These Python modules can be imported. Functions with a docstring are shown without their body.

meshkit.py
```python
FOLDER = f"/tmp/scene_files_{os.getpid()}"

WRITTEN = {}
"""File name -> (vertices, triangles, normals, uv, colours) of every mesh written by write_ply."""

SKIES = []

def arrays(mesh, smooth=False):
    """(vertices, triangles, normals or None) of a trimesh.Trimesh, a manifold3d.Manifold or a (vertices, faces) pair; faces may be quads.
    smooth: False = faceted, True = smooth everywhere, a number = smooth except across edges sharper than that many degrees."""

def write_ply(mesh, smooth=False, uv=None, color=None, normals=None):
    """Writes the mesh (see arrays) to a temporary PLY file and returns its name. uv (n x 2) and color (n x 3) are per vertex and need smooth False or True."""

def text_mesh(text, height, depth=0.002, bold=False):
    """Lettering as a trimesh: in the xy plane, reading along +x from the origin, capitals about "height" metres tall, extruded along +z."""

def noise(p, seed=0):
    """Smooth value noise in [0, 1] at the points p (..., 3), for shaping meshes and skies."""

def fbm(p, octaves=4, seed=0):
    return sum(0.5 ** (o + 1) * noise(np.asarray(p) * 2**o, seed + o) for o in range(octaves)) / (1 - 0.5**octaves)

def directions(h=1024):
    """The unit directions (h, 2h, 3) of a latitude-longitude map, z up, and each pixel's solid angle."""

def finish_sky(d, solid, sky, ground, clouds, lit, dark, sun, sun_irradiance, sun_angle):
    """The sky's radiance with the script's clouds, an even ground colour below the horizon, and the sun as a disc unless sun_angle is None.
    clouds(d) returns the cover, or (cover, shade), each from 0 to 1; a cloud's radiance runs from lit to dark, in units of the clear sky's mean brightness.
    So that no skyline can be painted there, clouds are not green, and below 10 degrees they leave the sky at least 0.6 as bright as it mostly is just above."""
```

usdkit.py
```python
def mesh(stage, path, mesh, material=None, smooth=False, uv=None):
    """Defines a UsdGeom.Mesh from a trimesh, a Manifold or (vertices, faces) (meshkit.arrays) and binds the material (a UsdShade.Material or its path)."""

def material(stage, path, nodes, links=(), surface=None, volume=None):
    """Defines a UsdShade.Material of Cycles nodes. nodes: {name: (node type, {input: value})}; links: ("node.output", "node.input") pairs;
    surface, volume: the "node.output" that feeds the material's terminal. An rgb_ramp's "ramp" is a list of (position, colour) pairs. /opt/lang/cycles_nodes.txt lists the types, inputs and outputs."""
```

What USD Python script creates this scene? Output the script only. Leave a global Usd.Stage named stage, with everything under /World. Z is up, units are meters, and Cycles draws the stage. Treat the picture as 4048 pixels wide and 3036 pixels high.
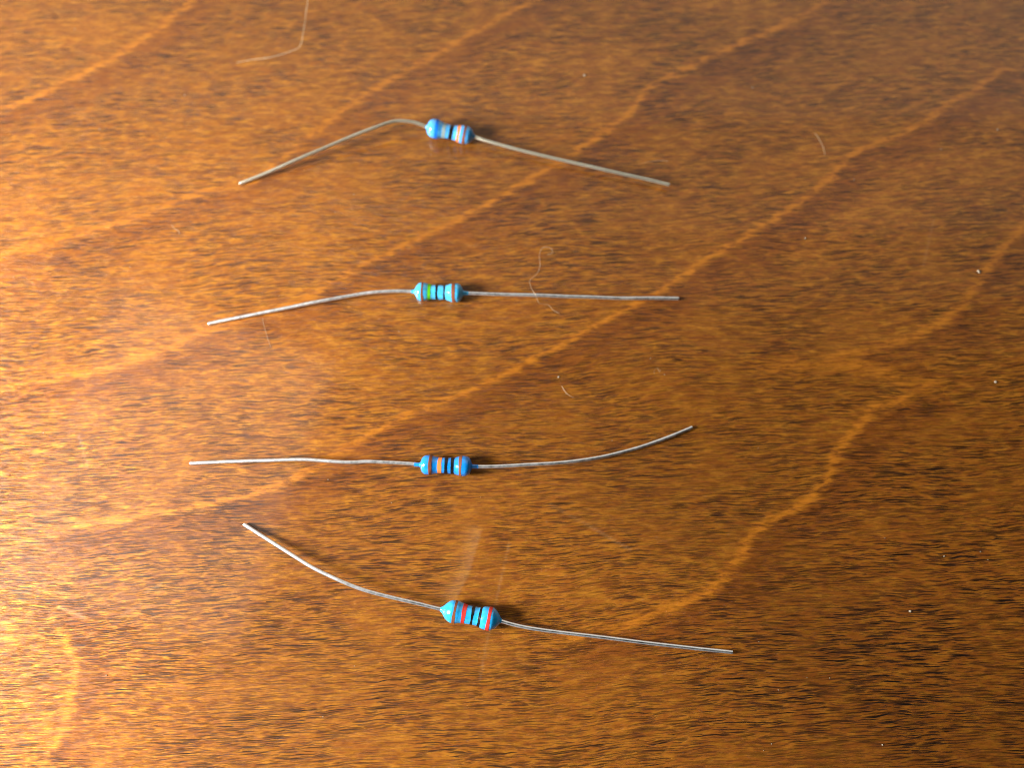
import math
import numpy as np
from scipy.interpolate import PchipInterpolator, CubicSpline
import usdkit, meshkit
from pxr import Usd, UsdGeom, UsdLux, UsdShade, Gf, Sdf, Vt

stage = Usd.Stage.CreateInMemory()
UsdGeom.SetStageUpAxis(stage, 'Z')
UsdGeom.SetStageMetersPerUnit(stage, 1.0)
UsdGeom.Xform.Define(stage, '/World')
UsdGeom.Scope.Define(stage, '/World/Looks')
MM = 0.001

# ------------------------------------------------------------------ camera
TILT = math.radians(13.2)              # lens leans a little towards the far side of the table
DIST = 97.0 * MM
SENSOR, FOCAL = 6.27, 4.67
cam = UsdGeom.Camera.Define(stage, '/World/camera')
eye = np.array([0, -DIST * math.sin(TILT), DIST * math.cos(TILT)])
fwd = -eye / np.linalg.norm(eye)
right = np.array([1.0, 0, 0])
up = np.cross(right, fwd)
m = Gf.Matrix4d(*right, 0, *up, 0, *(-fwd), 0, *eye, 1)
cam.AddTransformOp().Set(m)
cam.CreateHorizontalApertureAttr(SENSOR)
cam.CreateVerticalApertureAttr(SENSOR * 769 / 1024)
cam.CreateFocalLengthAttr(FOCAL)
cam.CreateFStopAttr(2.0)
cam.CreateFocusDistanceAttr(89.0 * MM)
cam.CreateClippingRangeAttr(Gf.Vec2f(0.005, 50))
EXPOSURE = 0.0
cam.CreateExposureAttr(EXPOSURE)

# ------------------------------------------------------------------ lamps
def rect_light(name, pos, target, w, h, L, col):
    pos, target = np.array(pos, float), np.array(target, float)
    z = pos - target
    z /= np.linalg.norm(z)
    x = np.cross([0, 0, 1.0], z); x /= np.linalg.norm(x)
    y = np.cross(z, x)
    l = UsdLux.RectLight.Define(stage, '/World/' + name)
    l.AddTransformOp().Set(Gf.Matrix4d(*x, 0, *y, 0, *z, 0, *pos, 1))
    l.CreateWidthAttr(w); l.CreateHeightAttr(h)
    l.CreateIntensityAttr(L); l.CreateColorAttr(Gf.Vec3f(*col))
    return l

# the window on the left: an upper and a lower sash
WD = 0.215
for k, e in enumerate((21.0, 33.5)):
    e = math.radians(e)
    rect_light('window_pane_light' + ('' if k == 0 else '_001'), (-WD * math.cos(e), -0.032, WD * math.sin(e)), (0, -0.008, 0), 0.056, 0.040, 136.0, (1.0, 0.965, 0.91))
# light walls of the room on the far and the near side; the wires and the varnish mirror them
for k, (e, h, L) in enumerate(((22, 0.74, 1.0), (47, 0.40, 0.66), (60.5, 0.16, 0.44), (67, 0.12, 0.26), (72, 0.10, 0.10))):
    e = math.radians(e)
    rect_light('far_wall_light' + (f'_{k:03d}' if k else ''), (0.0, 1.2 * math.cos(e), 1.2 * math.sin(e)), (0, 0, 0), 2.6, h, L, (1.0, 0.985, 0.90))
rect_light('near_wall_light', (-0.5, -1.1, 0.42), (0, 0, 0.15), 1.7, 0.65, 0.75, (0.95, 0.98, 1.0))
# bright patch of ceiling above the window, seen as a pale sheen in the varnish on the left
rect_light('ceiling_patch_light', (-0.33, 0.070, 0.66), (-0.04, -0.01, 0), 0.30, 0.22, 1.35, (1.0, 0.93, 0.85))

# ------------------------------------------------------------------ helpers
F = FOCAL / SENSOR * 4048

def at(px, py, z=0.0):
    """A place on the table (metres), z mm above it, from where it is seen in the 4048 x 3036 photograph."""
    d = fwd + right * (px - 2024) / F - up * (py - 1518) / F
    t = (z * MM - eye[2]) / d[2]
    return eye + d * t

counts = {}
def numbered(path):
    n = counts.get(path, 0)
    counts[path] = n + 1
    return path if n == 0 else f'{path}_{n:03d}'

def tag(p, label=None, category=None, group=None, kind=None):
    for k, v in (('label', label), ('category', category), ('group', group), ('kind', kind)):
        if v:
            p.SetCustomDataByKey(k, v)

def obj(name, mesh, mat, parent='/World', smooth=40, **props):
    path = numbered(f'{parent}/{name}')
    g = usdkit.mesh(stage, path, mesh, f'/World/Looks/{mat}', smooth=smooth)
    tag(g.GetPrim(), **props)
    return path

def thing(name, loc, **props):
    path = numbered(f'/World/{name}')
    x = UsdGeom.Xform.Define(stage, path)
    x.AddTranslateOp().Set(Gf.Vec3d(*map(float, loc)))
    tag(x.GetPrim(), **props)
    return path

def frame_along(p):
    t = np.gradient(p, axis=0)
    t /= np.linalg.norm(t, axis=1, keepdims=True)
    a = np.cross(t, [0, 0, 1.0]); a /= np.linalg.norm(a, axis=1, keepdims=True)
    return t, a, np.cross(a, t)

def tube(points, radius, sides=14, n=90, ends=0.35):
    """A bent wire through the points with cut, slightly rounded ends."""
    points = np.asarray(points, float)
    s = np.r_[0, np.cumsum(np.linalg.norm(np.diff(points, axis=0), axis=1))]
    f = PchipInterpolator(s, points) if len(points) > 2 else (lambda q: points[0] + (points[1] - points[0]) * (q / s[-1])[:, None])
    q = np.linspace(0, s[-1], n)
    p = f(q)
    for _ in range(3):
        p[1:-1] = (p[:-2] + 2 * p[1:-1] + p[2:]) / 4
    t, a, b = frame_along(p)
    rad = np.broadcast_to(radius, (n,)).astype(float).copy()
    e = ends * rad[0]
    P = np.vstack([p[:1] - t[:1] * e * 0.6, p, p[-1:] + t[-1:] * e * 0.6])
    A, B = np.vstack([a[:1], a, a[-1:]]), np.vstack([b[:1], b, b[-1:]])
    R = np.r_[rad[0] * 0.75, rad, rad[-1] * 0.75]
    ang = np.arange(sides) * 2 * np.pi / sides
    v = P[:, None] + R[:, None, None] * (np.cos(ang)[None, :, None] * A[:, None] + np.sin(ang)[None, :, None] * B[:, None])
    N = len(P)
    i, j = np.meshgrid(np.arange(N - 1), np.arange(sides), indexing='ij')
    k = (j + 1) % sides
    fq = np.stack([i * sides + j, i * sides + k, (i + 1) * sides + k, (i + 1) * sides + j], -1).reshape(-1, 4)
    tri = np.vstack([fq[:, [0, 1, 2]], fq[:, [0, 2, 3]]])
    v = np.vstack([v.reshape(-1, 3), P[:1], P[-1:]])
    c0, c1 = N * sides, N * sides + 1
    jj = np.arange(sides); kk = (jj + 1) % sides
    tri = np.vstack([tri, np.stack([np.full(sides, c0), kk, jj], 1), np.stack([np.full(sides, c1), (N - 1) * sides + jj, (N - 1) * sides + kk], 1)])
    return v, tri

def revolve(axis0, axis1, ts, rs, segs=56, wobble=None, cap=True):
    """Turned shape about the line axis0 -> axis1: radius rs (metres) at fractions ts."""
    a0, a1 = np.asarray(axis0), np.asarray(axis1)
    d = a1 - a0
    u = d / np.linalg.norm(d)
    e1 = np.cross(u, [0, 0, 1.0]); e1 /= np.linalg.norm(e1)
    e2 = np.cross(e1, u)
    ang = np.arange(segs) * 2 * np.pi / segs
    P = a0 + np.asarray(ts)[:, None] * d
    if wobble is None:
        T = np.zeros((len(ts), segs))
    else:
        T = wobble(ang)[None, :] * np.ones((len(ts), 1)) if callable(wobble) else wobble
    ringp = P[:, None] + T[..., None] * d + np.asarray(rs)[:, None, None] * (np.cos(ang)[None, :, None] * e1 + np.sin(ang)[None, :, None] * e2)
    N = len(ts)
    i, j = np.meshgrid(np.arange(N - 1), np.arange(segs), indexing='ij')
    k = (j + 1) % segs
    fq = np.stack([i * segs + j, i * segs + k, (i + 1) * segs + k, (i + 1) * segs + j], -1).reshape(-1, 4)
    tri = np.vstack([fq[:, [0, 1, 2]], fq[:, [0, 2, 3]]])
    v = ringp.reshape(-1, 3)
    if cap:
        v = np.vstack([v, P[:1], P[-1:]])
        jj = np.arange(segs); kk = (jj + 1) % segs
        tri = np.vstack([tri, np.stack([np.full(segs, N * segs), kk, jj], 1), np.stack([np.full(segs, N * segs + 1), (N - 1) * segs + jj, (N - 1) * segs + kk], 1)])
    return v, tri

# ------------------------------------------------------------------ materials
def mat(name, nodes, links, surface='p.BSDF'):
    return usdkit.material(stage, f'/World/Looks/{name}', nodes, links, surface=surface)

def enamel(name, col, var=0.12, rough=0.22, coat=0.6, spec=0.5):
    mat(name, {
        'g': ('geometry', {}),
        's': ('vector_math', {'math_type': 'scale', 'scale': 1000.0}),
        'n': ('noise_texture', {'scale': 1.6, 'detail': 4.0, 'roughness': 0.6}),
        'f': ('noise_texture', {'scale': 9.0, 'detail': 2.0}),
        'r': ('rgb_ramp', {'ramp': [(0.3, tuple(c * (1 - var) for c in col)), (0.7, tuple(min(1, c * (1 + var)) for c in col))]}),
        'b': ('bump', {'strength': 0.12, 'distance': 0.00006}),
        'p': ('principled_bsdf', {'roughness': rough, 'coat_weight': coat, 'coat_roughness': 0.09, 'specular_ior_level': spec}),
    }, [('g.position', 's.vector1'), ('s.vector', 'n.vector'), ('s.vector', 'f.vector'), ('n.fac', 'r.fac'), ('r.color', 'p.base_color'),
        ('f.fac', 'b.height'), ('b.normal', 'p.normal')])

enamel('body_blue_pale', (0.065, 0.34, 0.72))
enamel('body_blue_cyan', (0.055, 0.42, 0.74))
enamel('body_blue_deep', (0.008, 0.235, 0.72))
enamel('body_blue_bright', (0.020, 0.36, 0.76))
enamel('band_brown', (0.20, 0.062, 0.030), rough=0.5, coat=0.06, spec=0.16)
enamel('band_black', (0.004, 0.004, 0.005), rough=0.36, coat=0.1, spec=0.35)
enamel('band_orange', (0.74, 0.21, 0.05), rough=0.5, coat=0.06, spec=0.16)
enamel('band_red', (0.66, 0.045, 0.035), rough=0.5, coat=0.06, spec=0.16)
enamel('band_green', (0.10, 0.44, 0.010), rough=0.5, coat=0.06, spec=0.16)
enamel('band_grey', (0.27, 0.36, 0.36), rough=0.5, coat=0.06, spec=0.16)
enamel('band_blue', (0.008, 0.17, 0.72), rough=0.5, coat=0.06, spec=0.16)

mat('tinned_wire', {
    'g': ('geometry', {}),
    's': ('vector_math', {'math_type': 'scale', 'scale': 1000.0}),
    'n': ('noise_texture', {'scale': 1.1, 'detail': 5.0, 'roughness': 0.65}),
    'r': ('map_range', {'from_min': 0.3, 'from_max': 0.7, 'to_min': 0.27, 'to_max': 0.42}),
    'c': ('rgb_ramp', {'ramp': [(0.3, (0.80, 0.81, 0.82)), (0.7, (0.94, 0.94, 0.94))]}),
    'b': ('bump', {'strength': 0.25, 'distance': 0.00008}),
    'p': ('principled_bsdf', {'metallic': 1.0}),
}, [('g.position', 's.vector1'), ('s.vector', 'n.vector'), ('n.fac', 'r.value'), ('r.result', 'p.roughness'), ('n.fac', 'c.fac'), ('c.color', 'p.base_color'), ('n.fac', 'b.height'), ('b.normal', 'p.normal')])

mat('yellowish_wire', {  # tinned wire in a darker, yellower tint, for the farthest leads
    'g': ('geometry', {}),
    'n': ('noise_texture', {'scale': 1100.0, 'detail': 5.0, 'roughness': 0.65}),
    'c': ('rgb_ramp', {'ramp': [(0.3, (0.68, 0.64, 0.50)), (0.7, (0.84, 0.80, 0.65))]}),
    'p': ('principled_bsdf', {'metallic': 1.0, 'roughness': 0.34}),
}, [('g.position', 'n.vector'), ('n.fac', 'c.fac'), ('c.color', 'p.base_color')])

def fibre_mat(name, col, clear):
    mat(name, {'d': ('principled_bsdf', {'base_color': col, 'roughness': 0.35}), 't': ('transparent_bsdf', {}),
               'n': ('noise_texture', {'scale': 700.0, 'detail': 2.0}), 'g': ('geometry', {}),
               'r': ('map_range', {'from_min': 0.3, 'from_max': 0.7, 'to_min': clear - 0.12, 'to_max': clear + 0.12, 'clamp': True}),
               'm': ('mix_closure', {})},
        [('g.position', 'n.vector'), ('n.fac', 'r.value'), ('r.result', 'm.fac'), ('d.BSDF', 'm.closure1'), ('t.BSDF', 'm.closure2')], surface='m.closure')
fibre_mat('clear_fibre', (0.70, 0.56, 0.36), 0.84)
fibre_mat('thread_nylon', (0.74, 0.60, 0.40), 0.66)
fibre_mat('pale_fibre', (0.66, 0.50, 0.32), 0.76)
mat('dust', {'n': ('noise_texture', {'scale': 9000.0}), 'g': ('geometry', {}), 'r': ('rgb_ramp', {'ramp': [(0.3, (0.22, 0.17, 0.11)), (0.7, (0.42, 0.36, 0.28))]}),
             'p': ('principled_bsdf', {'roughness': 0.8})}, [('g.position', 'n.vector'), ('n.fac', 'r.fac'), ('r.color', 'p.base_color')])

# ------------------------------------------------------------------ wood
def wood():
    N, L = {}, []
    def node(n, kind, **kw):
        N[n] = (kind, kw)
    def link(a, b):
        L.append((a, b))
    node('g', 'geometry')
    node('mm', 'vector_math', math_type='scale', scale=1000.0); link('g.position', 'mm.vector1')
    # slow wander of the grain
    node('wmap', 'mapping', scale=(0.020, 0.035, 0.02)); link('mm.vector', 'wmap.vector')
    node('wn', 'noise_texture', scale=1.0, detail=2.0); link('wmap.vector', 'wn.vector')
    node('wsub', 'vector_math', math_type='subtract', vector2=(0.5, 0.5, 0.5)); link('wn.color', 'wsub.vector1')
    node('wmul', 'vector_math', math_type='multiply', vector2=(2.0, 5.0, 0.0)); link('wsub.vector', 'wmul.vector1')
    node('wadd', 'vector_math', math_type='add'); link('mm.vector', 'wadd.vector1'); link('wmul.vector', 'wadd.vector2')
    node('rot', 'mapping', rotation=(0, 0, math.radians(-2.5))); link('wadd.vector', 'rot.vector')
    def noise(n, sx, sy, detail, rough, off, distortion=0.0):
        node(n + 'm', 'mapping', scale=(sx, sy, 1.0), location=(off, off * 1.7, off * 0.3)); link('rot.vector', n + 'm.vector')
        node(n, 'noise_texture', scale=1.0, detail=detail, roughness=rough, distortion=distortion); link(n + 'm.vector', n + '.vector')
    def rng(n, src, a, b, c, d, smooth=True):
        node(n, 'map_range', range_type='smoothstep' if smooth else 'linear', from_min=a, from_max=b, to_min=c, to_max=d, clamp=True); link(src, n + '.value')
    def mathn(n, kind, a, b, clamp=False):
        node(n, 'math', math_type=kind, use_clamp=clamp, **({} if isinstance(a, str) else {'value1': a}), **({} if isinstance(b, str) else {'value2': b}))
        if isinstance(a, str): link(a, n + '.value1')
        if isinstance(b, str): link(b, n + '.value2')
    def mix(n, fac, a, b, kind='mix'):
        kw = {'mix_type': kind}
        for key, val in (('fac', fac), ('color1', a), ('color2', b)):
            if isinstance(val, str): link(val, f'{n}.{key}')
            else: kw[key] = val
        node(n, 'mix', **kw)

    noise('blotch', 0.42, 1.3, 4.0, 0.66, 3.0, 0.4)
    noise('blot2', 0.95, 3.2, 3.0, 0.62, 11.0, 0.3)
    noise('fibre', 0.16, 9.0, 3.0, 0.6, 23.0)
    noise('clump', 0.10, 0.16, 2.0, 0.5, 77.0)
    noise('jag', 0.30, 2.6, 4.0, 0.62, 91.0)
    noise('patch', 0.020, 0.028, 2.0, 0.5, 7.0)

    # growth lines: signed distance (mm) from the nearest line, teeth along the grain
    node('ringa', 'attribute', attribute='growth'); node('wid', 'attribute', attribute='growth_width'); node('amt', 'attribute', attribute='growth_strength')
    mathn('j0', 'subtract', 'jag.fac', 0.5); mathn('j1', 'multiply', 'j0.value', 2.7)
    mathn('ring', 'add', 'ringa.fac', 'j1.value')
    mathn('rn', 'divide', 'ring.value', 'wid.fac')
    mathn('ra', 'absolute', 'rn.value', 0.0)
    rng('streak0', 'ra.value', 0.0, 0.95, 1.0, 0.0)
    rng('brk', 'blotch.fac', 0.36, 0.56, 0.30, 1.0)
    mathn('streak1', 'multiply', 'streak0.result', 'brk.result')
    mathn('streak', 'multiply', 'streak1.value', 'amt.fac')
    rng('late0', 'ring.value', 0.2, 1.3, 0.0, 1.0)
    rng('late1', 'ring.value', 1.2, 6.5, 1.0, 0.0)
    mathn('late2', 'multiply', 'late0.result', 'late1.result')
    mathn('late', 'multiply', 'late2.value', 'amt.fac')

    GOLD, MID, RED, PALE = (0.405, 0.157, 0.014), (0.288, 0.099, 0.009), (0.175, 0.049, 0.006), (0.50, 0.165, 0.011)
    mathn('b1', 'multiply', 'blotch.fac', 0.55); mathn('b2', 'multiply', 'blot2.fac', 0.45); mathn('bb', 'add', 'b1.value', 'b2.value')
    node('base', 'rgb_ramp', ramp=[(0.35, RED), (0.44, (0.225, 0.068, 0.007)), (0.52, MID), (0.64, GOLD)])
    mathn('lk', 'multiply', 'late.value', 0.090); node('dense_shade', 'attribute', attribute='dense_shade'); mathn('dk', 'multiply', 'dense_shade.fac', 0.062); mathn('bl0', 'subtract', 'bb.value', 'lk.value'); mathn('bl', 'subtract', 'bl0.value', 'dk.value')  # ramp lowered for late wood, and for the painted shade at lower right
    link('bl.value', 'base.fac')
    rng('fb', 'fibre.fac', 0.3, 0.7, 0.92, 1.08, False)
    mix('c1', 1.0, 'base.color', 'fb.result', 'multiply')
    rng('pt', 'patch.fac', 0.32, 0.68, 0.80, 1.16, False)
    mix('c2', 1.0, 'c1.color', 'pt.result', 'multiply')
    mathn('sf', 'multiply', 'streak.value', 0.62)
    mix('c3', 'sf.value', 'c2.color', PALE)
    # dark open pores, fewer on the pale streaks
    # each pore is one short dash: a stretched cell with its own length and depth
    noise('wob', 0.28, 0.9, 2.0, 0.5, 33.0)
    node('wobv', 'vector_math', math_type='subtract', vector2=(0.5, 0.5, 0.5)); link('wob.color', 'wobv.vector1')
    node('wobx', 'vector_math', math_type='multiply', vector2=(2.0, 0.60, 0.0)); link('wobv.vector', 'wobx.vector1')
    node('pvec', 'vector_math', math_type='add'); link('rot.vector', 'pvec.vector1'); link('wobx.vector', 'pvec.vector2')
    def dashes(n, sx, sy, off, r0, r1, depth):
        node(n + 'm', 'mapping', scale=(sx, sy, 1.0), location=(off, off * 1.3, 0)); link('pvec.vector', n + 'm.vector')
        node(n + 'v', 'voronoi_texture', dimensions='2D', feature='f1', scale=1.0, randomness=1.0); link(n + 'm.vector', n + 'v.vector')
        node(n + 's', 'separate_color'); link(n + 'v.color', n + 's.color')
        node(n + 'r', 'map_range', from_min=0.0, from_max=1.0, to_min=r0, to_max=r1, clamp=True); link(n + 's.r', n + 'r.value')
        mathn(n + 'rc', 'maximum', n + 'r.result', 0.001); mathn(n + 'q', 'divide', n + 'v.distance', n + 'rc.value')
        rng(n + 'k', n + 'q.value', 0.6, 1.0, 1.0, 0.0)
        node(n + 'd', 'map_range', from_min=0.0, from_max=1.0, to_min=depth * 0.62, to_max=depth, clamp=True); link(n + 's.g', n + 'd.value')
        mathn(n, 'multiply', n + 'k.result', n + 'd.result')
    dashes('da', 0.19, 5.8, 3.0, -0.06, 0.48, 1.0)
    dashes('db', 0.27, 7.4, 17.0, -0.06, 0.49, 1.0)
    dashes('dc', 0.40, 9.5, 29.0, -0.06, 0.50, 0.85)
    mathn('pm0', 'maximum', 'da.value', 'db.value')
    mathn('pm', 'maximum', 'pm0.value', 'dc.value')
    rng('cl', 'clump.fac', 0.33, 0.58, 0.45, 1.0)
    mathn('cl2', 'multiply_add', 'dense_shade.fac', 0.45); link('cl.result', 'cl2.value3'); mathn('pm2', 'multiply', 'pm.value', 'cl2.value')
    mathn('ns', 'multiply_add', 'streak.value', -0.85); N['ns'][1]['value3'] = 1.0
    mathn('pm3', 'multiply', 'pm2.value', 'ns.value')
    mathn('pf', 'multiply', 'pm3.value', 0.94, True)
    mix('c4', 'pf.value', 'c3.color', (0.008, 0.004, 0.0025))
    # rubbed and scratched varnish
    node('wear', 'attribute', attribute='wear')
    mathn('wf', 'multiply', 'wear.fac', 0.17, True)
    mix('c5', 'wf.value', 'c4.color', (0.58, 0.40, 0.22))
    # fibres under the varnish glint with the colour of the wood
    rng('met', 'blot2.fac', 0.40, 0.64, 0.06, 0.5)
    mathn('met2', 'multiply', 'met.result', 0.9)
    mathn('hn', 'subtract', 'fibre.fac', 'pm3.value')
    node('bump', 'bump', strength=0.45, distance=0.00012); link('hn.value', 'bump.height')
    noise('wave', 0.12, 0.30, 2.0, 0.5, 55.0)
    node('bumpc', 'bump', strength=0.05, distance=0.0004); link('wave.fac', 'bumpc.height')
    mathn('cr', 'multiply_add', 'wear.fac', 0.22); N['cr'][1]['value3'] = 0.08
    node('p', 'principled_bsdf', roughness=0.44, specular_ior_level=0.2, coat_weight=0.9, coat_ior=1.5)
    link('c5.color', 'p.base_color'); link('met2.value', 'p.metallic'); link('bump.normal', 'p.normal'); link('bumpc.normal', 'p.coat_normal'); link('cr.value', 'p.coat_roughness')
    mat('varnished_wood', N, L)
wood()

# growth lines, traced as places on the table (points of the photograph / 1.83)
GROW = [
    ([(470, -60), (400, 10), (330, 68), (235, 128), (130, 182), (60, 215), (-20, 240), (-120, 275)], 0.8, 0.9),
    ([(1300, -70), (1150, 0), (1060, 45), (960, 105), (880, 150), (780, 210), (700, 270), (610, 340), (540, 390), (440, 412), (330, 455), (200, 500), (90, 530), (0, 555), (-120, 590)], 0.8, 0.8),
    ([(1880, -50), (1770, 10), (1700, 50), (1640, 75), (1560, 110), (1480, 150), (1400, 188), (1370, 230), (1300, 285), (1230, 335), (1160, 378), (1060, 435), (960, 490), (870, 530), (770, 580), (700, 622), (620, 660), (450, 712), (350, 760), (200, 800), (0, 840), (-120, 870)], 0.75, 0.9),
    ([(2330, 60), (2212, 140), (2160, 155), (2110, 190), (2070, 210), (1990, 265), (1930, 298), (1850, 325), (1790, 385), (1720, 440), (1640, 490), (1550, 545), (1450, 610), (1390, 650), (1290, 700), (1190, 755), (1100, 800), (1000, 850), (900, 890), (800, 935), (700, 1000), (560, 1060), (440, 1090), (250, 1120), (0, 1180), (-120, 1210)], 0.7, 1.0),
    ([(2330, 380), (2180, 520), (2110, 610), (2075, 665), (2000, 712), (1920, 745), (1830, 765), (1740, 775)], 1.0, 0.75),
    ([(2050, 800), (1985, 850), (1886, 885), (1850, 925), (1807, 977), (1782, 1046), (1738, 1086), (1678, 1116), (1624, 1155), (1590, 1214), (1540, 1269), (1481, 1298), (1392, 1333), (1280, 1368), (1150, 1395)], 1.15, 0.95),
    ([(1620, 800), (1700, 790), (1800, 785), (1900, 802), (1990, 832), (2060, 800)], 2.0, 0.6),
    ([(100, 1330), (150, 1400), (160, 1470), (140, 1560), (80, 1670)], 0.9, 0.9),
]
WEAR = [  # scratches: points (photograph pixels), half width mm, strength
    ([(2012, 2153), (1985, 2270), (1951, 2425), (1920, 2560), (1897, 2690)], 0.14, 0.42),
    ([(2175, 1995), (2330, 2080), (2493, 2174)], 0.14, 0.5),
    ([(575, 2343), (636, 2312)], 0.18, 0.5),
    ([(560, 2390), (480, 2432)], 0.15, 0.4),
    ([(310, 1720), (350, 1850)], 0.16, 0.5),
    ([(230, 2400), (330, 2440)], 0.2, 0.5),
    ([(3690, 870), (3650, 1050)], 0.15, 0.3),
]

def seg_distance(P, Q):
    """Distance from each P (n,2) to the polyline Q, with the side (+ = right-hand) and the place along it."""
    best = np.full(len(P), 1e9); side = np.zeros(len(P)); frac = np.zeros(len(P))
    for k in range(len(Q) - 1):
        a, b = Q[k], Q[k + 1]
        d = b - a
        l2 = d @ d
        t = np.clip(((P - a) @ d) / l2, 0, 1)
        v = P - (a + t[:, None] * d)
        dist = np.hypot(v[:, 0], v[:, 1])
        s = d[0] * (P[:, 1] - a[1]) - d[1] * (P[:, 0] - a[0])
        u = dist < best
        best = np.where(u, dist, best); side = np.where(u, s, side); frac = np.where(u, (k + t) / (len(Q) - 1), frac)
    return best, side, frac

def smooth_line(pts, scale=1.0, step=1.2):
    w = np.array([at(x * scale, y * scale)[:2] * 1000 for x, y in pts])
    s = np.r_[0, np.cumsum(np.linalg.norm(np.diff(w, axis=0), axis=1))]
    return PchipInterpolator(s, w)(np.linspace(0, s[-1], max(6, int(s[-1] / step))))

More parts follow.
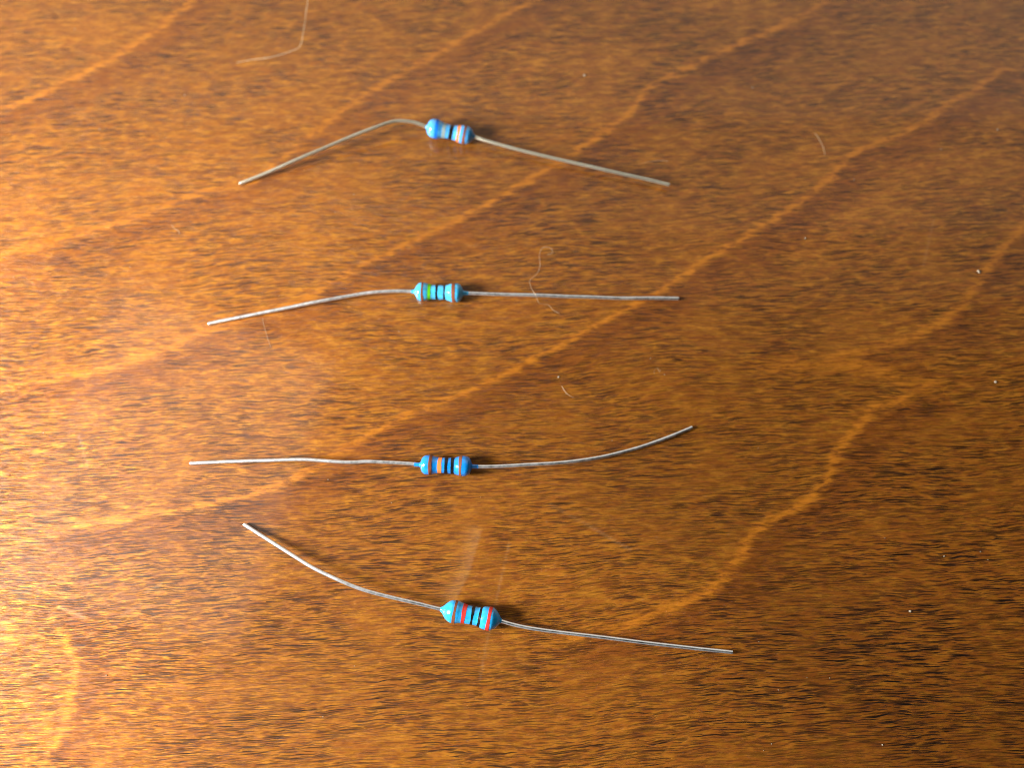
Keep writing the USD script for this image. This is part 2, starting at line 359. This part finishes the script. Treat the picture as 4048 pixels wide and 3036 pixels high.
def build_table():
    step = 0.27
    xs = np.r_[-330, -240, -160, -110, np.arange(-82, 82, step), 82, 110, 160, 240, 330]
    ys = np.r_[-260, -180, -120, -80, np.arange(-60, 74, step), 74, 110, 170, 260]
    X, Y = np.meshgrid(xs, ys, indexing='xy')
    P = np.stack([X.ravel(), Y.ravel()], 1)
    growth = np.full(len(P), 60.0); gw = np.full(len(P), 0.8); gs = np.zeros(len(P))
    for pts, w, strength in GROW:
        Q = smooth_line(pts, 1.83)
        lo, hi = Q.min(0) - 12, Q.max(0) + 12
        idx = np.nonzero(((P > lo) & (P < hi)).all(1))[0]
        d, s, fr = seg_distance(P[idx], Q)
        # the lines run from upper right to lower left: the dark late wood lies below and to the right of each
        sd = np.where(s > 0, d, -d)
        ends = np.clip(np.minimum(fr, 1 - fr) * 9, 0, 1)
        u = d < np.abs(growth[idx])
        sel = idx[u]
        growth[sel] = sd[u]; gw[sel] = w; gs[sel] = (strength * np.clip((11 - d) / 3, 0, 1) * ends)[u]
    tone = np.zeros(len(P))  # denser pores, with the shade at the lower right painted darker into the wood
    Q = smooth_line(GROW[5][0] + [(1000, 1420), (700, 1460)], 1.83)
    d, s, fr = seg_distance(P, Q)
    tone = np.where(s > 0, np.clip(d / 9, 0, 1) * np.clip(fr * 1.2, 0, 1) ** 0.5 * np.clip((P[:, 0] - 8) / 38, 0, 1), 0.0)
    wear = np.zeros(len(P))
    for pts, w, strength in WEAR:
        Q = np.array([at(x, y)[:2] * 1000 for x, y in pts])
        lo, hi = Q.min(0) - 2, Q.max(0) + 2
        idx = np.nonzero(((P > lo) & (P < hi)).all(1))[0]
        d, s, fr = seg_distance(P[idx], Q)
        wob = 0.5 + meshkit.noise(np.c_[P[idx], np.zeros(len(idx))] * 0.5, 5)
        wear[idx] = np.maximum(wear[idx], strength * np.exp(-(d / w) ** 2) * wob)
    # a rubbed smear with one crisp edge
    Q = np.array([at(x, y)[:2] * 1000 for x, y in [(1910, 2085), (1897, 2110), (1850, 2270), (1805, 2357), (1790, 2420)]])
    lo, hi = Q.min(0) - 5, Q.max(0) + 5
    idx = np.nonzero(((P > lo) & (P < hi)).all(1))[0]
    d, s, fr = seg_distance(P[idx], Q)
    sm = np.where(s > 0, np.exp(-(d / 0.15) ** 2), np.exp(-(d / 1.5) ** 2)) * np.clip(np.minimum(fr, 1 - fr) * 4, 0, 1)
    wear[idx] = np.maximum(wear[idx], 0.55 * sm)
    # slab: top sheet, sides and underside
    nx, ny = len(xs), len(ys)
    i, j = np.meshgrid(np.arange(ny - 1), np.arange(nx - 1), indexing='ij')
    q = np.stack([i * nx + j, i * nx + j + 1, (i + 1) * nx + j + 1, (i + 1) * nx + j], -1).reshape(-1, 4)
    v = np.c_[P * MM, np.zeros(len(P))]
    c = [0, nx - 1, nx * ny - 1, nx * (ny - 1)]
    base = len(v)
    v = np.vstack([v, v[c], v[c] + [0, 0, -0.028]])
    t, b = [base + k for k in range(4)], [base + 4 + k for k in range(4)]
    extra = [[b[k], b[(k + 1) % 4], t[(k + 1) % 4], t[k]] for k in range(4)] + [[b[3], b[2], b[1], b[0]]]
    q = np.vstack([q, extra])
    f = np.vstack([q[:, [0, 1, 2]], q[:, [0, 2, 3]]])
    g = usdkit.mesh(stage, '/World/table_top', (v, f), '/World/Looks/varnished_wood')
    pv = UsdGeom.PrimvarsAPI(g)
    for name, val, fill in (('growth', growth, 60.0), ('growth_width', gw, 1.0), ('growth_strength', gs, 0.0), ('wear', wear, 0.0), ('dense_shade', tone, 0.0)):
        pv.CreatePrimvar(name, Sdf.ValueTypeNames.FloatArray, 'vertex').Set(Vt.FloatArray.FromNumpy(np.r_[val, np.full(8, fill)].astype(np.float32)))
    tag(g.GetPrim(), label='varnished orange-brown wooden table top with fine dark grain', kind='structure')
build_table()

# ------------------------------------------------------------------ resistors
WIRE = 0.225
def lumpy(vf, a, b, seed):
    """Uneven lacquer: swells and thins the turned shape a little."""
    v, f = vf
    u = (b - a) / np.linalg.norm(b - a)
    along = a + ((v - a) @ u)[:, None] * u
    k = 1 + 0.075 * (meshkit.fbm(v / MM * 0.9 + 20, 3, seed) - 0.5)
    return along + (v - along) * k[:, None], f

def kinked(w, seed):
    """Small irregular bends of a handled wire."""
    s = np.r_[0, np.cumsum(np.linalg.norm(np.diff(w, axis=0), axis=1))]
    q = np.linspace(0, s[-1], 40)
    p = PchipInterpolator(s, w)(q)
    rng = np.random.default_rng(seed)
    k = np.linspace(0, 1, 9)
    env = np.sin(np.linspace(0, np.pi, 40)) ** 0.5
    for c, amp in ((0, 0.03), (1, 0.028), (2, 0.03)):
        p[:, c] += CubicSpline(k, rng.normal(0, 1, 9))(np.linspace(0, 1, 40)) * amp * MM * env
    p[:, 2] = np.maximum(p[:, 2], WIRE * MM)
    return p
def resistor(label, A, B, profile, blue, bands, left, right, wire='tinned_wire'):
    a, b = at(*A), at(*B)
    mid = (a + b) / 2
    base = np.array([mid[0], mid[1], 0.0])
    r = thing('resistor', base, label=label, category='resistor', group='four blue resistors lying on the table')
    a, b = a - base, b - base
    ts = np.array([p[0] for p in profile]); rs = np.array([p[1] for p in profile])
    rs = np.where(rs > 0.85, 1.07 + (rs - 1.07) * 1.18 + 0.015, rs) * MM
    pr = PchipInterpolator(ts, rs)
    q = np.linspace(ts[0], ts[-1], 110)
    rr = pr(q)
    body = obj('body', lumpy(revolve(a, b, q, rr), a, b, int(A[0])), blue, r, smooth=60)
    for k, (t0, t1, colour) in enumerate(bands):
        q = np.linspace(t0, t1, 9)
        rr = pr(q) + 0.022 * MM
        rr[0] -= 0.03 * MM; rr[-1] -= 0.03 * MM
        q = q.copy(); q[1] = t0 + (t1 - t0) * 0.04; q[-2] = t1 - (t1 - t0) * 0.04
        rng = np.random.default_rng(int(t0 * 1e4))
        p0, p1, am = rng.uniform(0, 6.3), rng.uniform(0, 6.3), 0.007
        e0 = lambda g: am * (np.sin(g + p0) + 0.5 * np.sin(3 * g + p1)); e1 = lambda g: am * (np.sin(g + p1) + 0.4 * np.sin(4 * g + p0))
        g = np.arange(56) * 2 * np.pi / 56
        w = np.linspace(0, 1, 9)[:, None]
        obj('colour_band', lumpy(revolve(a, b, q, rr, wobble=(1 - w) * e0(g)[None] + w * e1(g)[None], cap=False), a, b, int(A[0])), 'band_' + colour, r, smooth=35, label=f'{colour} colour band')
    for pts, side in ((left, 'left'), (right, 'right')):
        w = np.array([at(*p) for p in pts]) - base
        end = a if side == 'left' else b
        inner = mid - base
        tip = end + (inner - end) * 0.12
        i = 0 if side == 'right' else len(w) - 1
        w = np.vstack([tip[None], w]) if side == 'right' else np.vstack([w, tip[None]])
        obj('wire_lead', tube(kinked(w, int(A[0]) + i), WIRE * MM, n=130), wire, r, smooth=50, label=f'bent tinned wire lead on the {side}')
    return r

resistor('farthest blurred resistor with blue, grey, black, orange and brown bands',
    (1686.8, 501, 1.95), (1872.9, 539, 1.22),
    [(-0.02, .25), (0, .32), (.02, .66), (.06, 1.02), (.12, 1.2), (.18, 1.23), (.25, 1.17), (.34, 1.02), (.42, .96), (.55, .96), (.66, 1.06), (.74, 1.17), (.80, 1.2), (.88, 1.12), (.95, .8), (1.0, .33), (1.03, .25)],
    'body_blue_pale', [(.184, .25, 'blue'), (.34, .40, 'grey'), (.478, .556, 'black'), (.64, .708, 'orange'), (.77, .832, 'brown')],
    [(948.8, 723.8, .25), (1044.7, 685.8, .7), (1153, 638.8, 1.2), (1261.7, 592.9, 1.6), (1406.3, 532.1, 2.1), (1496.7, 497.8, 2.4), (1551, 479.7, 2.5), (1580, 476, 2.48), (1623, 479.7, 2.35), (1659.5, 489, 2.15), (1684, 500, 1.97)],
    [(1876, 540, 1.21), (1901.7, 549, 1.2), (1962.7, 566.7, 1.18), (2052, 590.7, 1.15), (2166, 618.3, 1.1), (2328.9, 657, 1.05), (2491.6, 693.6, 1.0), (2646, 730, .95)], wire='yellowish_wire')

resistor('resistor with a green band, second from the far side, hair crossing its right lead',
    (1638, 1152.3, 1.21), (1830.4, 1158, 1.21),
    [(-.065, .25), (-.02, .255), (0, .3), (.025, .58), (.06, .92), (.10, 1.12), (.16, 1.19), (.24, 1.12), (.30, 1.0), (.38, .94), (.6, .94), (.68, 1.02), (.76, 1.17), (.82, 1.21), (.88, 1.19), (.94, 1.04), (.98, .70), (1.005, .36), (1.05, .265), (1.115, .252)],
    'body_blue_cyan', [(.148, .196, 'brown'), (.280, .345, 'green'), (.438, .491, 'black'), (.597, .646, 'black'), (.773, .842, 'brown')],
    [(824.8, 1279, .25), (902, 1262.7, .36), (1024, 1238, .6), (1146, 1214, .8), (1268, 1190, 1.0), (1390, 1167, 1.12), (1492, 1153.7, 1.18), (1573, 1150.4, 1.2), (1628, 1152, 1.21)],
    [(1854, 1159, 1.2), (1966, 1163, 1.1), (2116, 1168, .95), (2257.6, 1173.6, .8), (2465.5, 1177.5, .5), (2682, 1180, .27)])

resistor('deep blue resistor with one orange band and a right lead curving away from the camera',
    (1664.3, 1837.3, 1.21), (1863, 1844.3, 1.21),
    [(-.135, .252), (-.03, .258), (-.012, .32), (0, .55), (.02, .84), (.055, 1.05), (.10, 1.16), (.17, 1.19), (.24, 1.1), (.32, 1.0), (.4, .98), (.65, .98), (.7, 1.04), (.77, 1.17), (.82, 1.21), (.88, 1.19), (.94, 1.08), (.98, .84), (1.0, .55), (1.012, .32), (1.03, .262), (1.14, .252)],
    'body_blue_deep', [(.166, .222, 'brown'), (.341, .414, 'orange'), (.470, .537, 'black'), (.603, .671, 'black'), (.755, .8155, 'brown')],
    [(753, 1831.8, .35), (897, 1825.6, .7), (1030, 1821, .95), (1176, 1818.5, 1.15), (1296, 1823, 1.2), (1375.7, 1826.3, 1.2), (1411, 1826, 1.22), (1431, 1823.3, 1.22), (1517.5, 1827, 1.2), (1632.7, 1834.6, 1.2)],
    [(1891.6, 1845, 1.2), (1993.6, 1843, 1.1), (2123.8, 1836, .9), (2254, 1825.8, .7), (2362.5, 1811.4, .5), (2471, 1785, .38), (2601, 1744, .29), (2735.8, 1690, .26)])

resistor('nearest resistor with two red bands and a left lead bent up towards the left',
    (1742.8, 2409.6, 1.3), (1979.5, 2455.5, 1.3),
    [(-.01, .25), (0, .27), (.035, .46), (.08, .82), (.135, 1.13), (.195, 1.26), (.26, 1.26), (.33, 1.15), (.42, 1.06), (.6, 1.05), (.66, 1.12), (.73, 1.26), (.79, 1.29), (.85, 1.25), (.92, .98), (.965, .64), (1.0, .3), (1.015, .25)],
    'body_blue_bright', [(.219, .264, 'brown'), (.358, .422, 'red'), (.504, .553, 'black'), (.628, .676, 'black'), (.781, .838, 'red')],
    [(965.8, 2073.8, .27), (1039, 2119.6, .7), (1158.7, 2195, 1.35), (1278, 2266.8, 1.75), (1357.6, 2304.6, 1.85), (1437, 2332.4, 1.8), (1556.5, 2364, 1.65), (1656, 2388, 1.45), (1739.5, 2408.5, 1.3)],
    [(1985, 2457.5, 1.28), (2014, 2466, 1.2), (2084.6, 2482.5, 1.02), (2155, 2494, .9), (2343, 2516, .65), (2531, 2540, .45), (2719, 2561, .3), (2895.6, 2580, .26)])

# ------------------------------------------------------------------ stray hairs and dust
def hair(name, label, cat, pts, d, material, n=70):
    w = np.array([at(*p) for p in pts])
    return obj(name, tube(w, d * 0.37 * MM, sides=7, n=n), material, label=label, category=cat)

hair('nylon_thread', 'pale clear thread with a sharp bend entering at the far edge', 'thread',
     [(1226, -90, 3.0), (1217, -10, 2.6), (1207, 72, 1.9), (1196, 140, 1.1), (1189.5, 176, .7), (1184, 186, .55), (1153, 199, .4), (1117, 212, .3), (1063, 226, .2), (990, 235, .12), (936, 246, .1)], 0.115, 'thread_nylon')
hair('hair', 'long wavy blond hair lying across the right lead of the green-banded resistor', 'hair',
     [(2211, 1237.5, .05), (2185.7, 1225, .1), (2166.7, 1203.8, .25), (2133, 1200, .6), (2122, 1178.5, 1.1), (2118, 1168, 1.27), (2101, 1140.5, 1.0), (2093, 1111, .6), (2114, 1090, .4), (2131, 1066.7, .2), (2135, 1043, .12), (2131.6, 1009.7, .08), (2150, 976, .1), (2170, 977, .3), (2183, 985, .3), (2183.5, 997, .15), (2164.6, 1005.5, .06)], 0.085, 'pale_fibre', 120)
hair('hair', 'short curved pale hair below the bright dust speck at the middle', 'hair', [(2221.5, 1526.6, .06), (2232, 1545.6, .12), (2249, 1562.4, .12), (2268, 1571, .05)], 0.09, 'pale_fibre', 24)
hair('hair', 'faint curved hair on the bare wood at the upper right', 'hair', [(3222, 525, .05), (3240, 552, .2), (3254, 580, .2), (3261, 612, .05)], 0.09, 'clear_fibre', 24)
hair('hair', 'faint straight hair beyond the tip of the farthest right lead', 'hair', [(2524, 646, .05), (2560, 640, .1), (2600, 633, .1), (2640, 636, .05)], 0.08, 'clear_fibre', 24)
hair('hair', 'faint hair just below the left lead of the green-banded resistor', 'hair', [(1037, 1259, .05), (1047, 1300, .15), (1057, 1335, .15), (1070, 1372, .05)], 0.08, 'clear_fibre', 24)
hair('hair', 'tiny bent hair in the left part of the wood', 'hair', [(678, 886, .05), (690, 903, .15), (706, 912, .12), (709, 924, .05)], 0.09, 'pale_fibre', 24)
hair('hair', 'tiny looped hair near the middle right of the table', 'hair', [(2586, 1478, .05), (2588, 1458, .15), (2600, 1455, .2), (2606, 1470, .12), (2612, 1462, .1)], 0.07, 'clear_fibre', 30)

def speck(x, y, s, seed, label=None):
    rng = np.random.default_rng(seed)
    import trimesh
    m = trimesh.creation.icosphere(1, 1.0)
    v = m.vertices * (1 + 0.35 * (rng.random(len(m.vertices)) - 0.5))[:, None]
    ang = rng.uniform(0, math.pi)
    v = v * [0.8 * s * rng.uniform(0.6, 1.0), s * rng.uniform(0.35, 0.7), s * 0.35]
    c, sn = math.cos(ang), math.sin(ang)
    v = v @ np.array([[c, sn, 0], [-sn, c, 0], [0, 0, 1]])
    v[:, 2] -= v[:, 2].min()
    p = at(x, y)
    obj('dust_speck', (v * MM + [p[0], p[1], 0.0], m.faces), 'dust', smooth=True,
        label=label or 'tiny pale dust speck lying on the wooden table top', category='dust speck', **({} if label else {'group': 'tiny dust specks scattered on the table'}))

speck(2208, 1491, .20, 1, 'bright white dust speck just above the short curved hair')
speck(2310, 297, .26, 2, 'pale oval crumb on the wood at the far side, above the farthest right lead')
speck(3867, 1074, .32, 3, 'pale flake lying on the orange growth line at the right')
speck(3943, 512, .18, 4, 'small white speck alone at the upper right edge')
speck(3934, 1510, .26, 5, 'white double crumb near the middle of the right edge')
speck(3597, 2417, .22, 6, 'pale flake on the dark wood at the lower right')
speck(3183, 942, .17, 7, 'pale crumb just below the long growth line at the right')
for k, (x, y, s) in enumerate([(2974, 345, .12), (2571, 1417, .12), (2627, 1481, .12), (56, 1095, .14), (296, 113, .13), (731, 375, .12), (1398, 768, .11), (1324, 838, .1), (395, 509, .13),
        (2997, 1771, .09), (3497, 2128, .13), (3731, 2200, .14), (3875, 2182, .12), (3904, 2214, .12), (3000, 2538, .1), (3488, 2946, .15), (3018, 2969, .11), (3050, 2942, .09), (3077, 2729, .11),
        (3190, 2680, .09), (3280, 2682, .09), (421, 2671, .12), (1277, 2835, .11), (1297, 1896, .1), (1401, 2634, .09), (172, 1712, .12), (1500, 1260, .1), (1577, 1310, .1), (2238, 1556, .08), (2420, 1742, .08), (3720, 590, .12), (3375, 708, .1), (1548, 1988, .09), (1900, 1966, .08), (515, 1055, .12), (1703, 611, .1)]):
    speck(x, y, s, 100 + k)
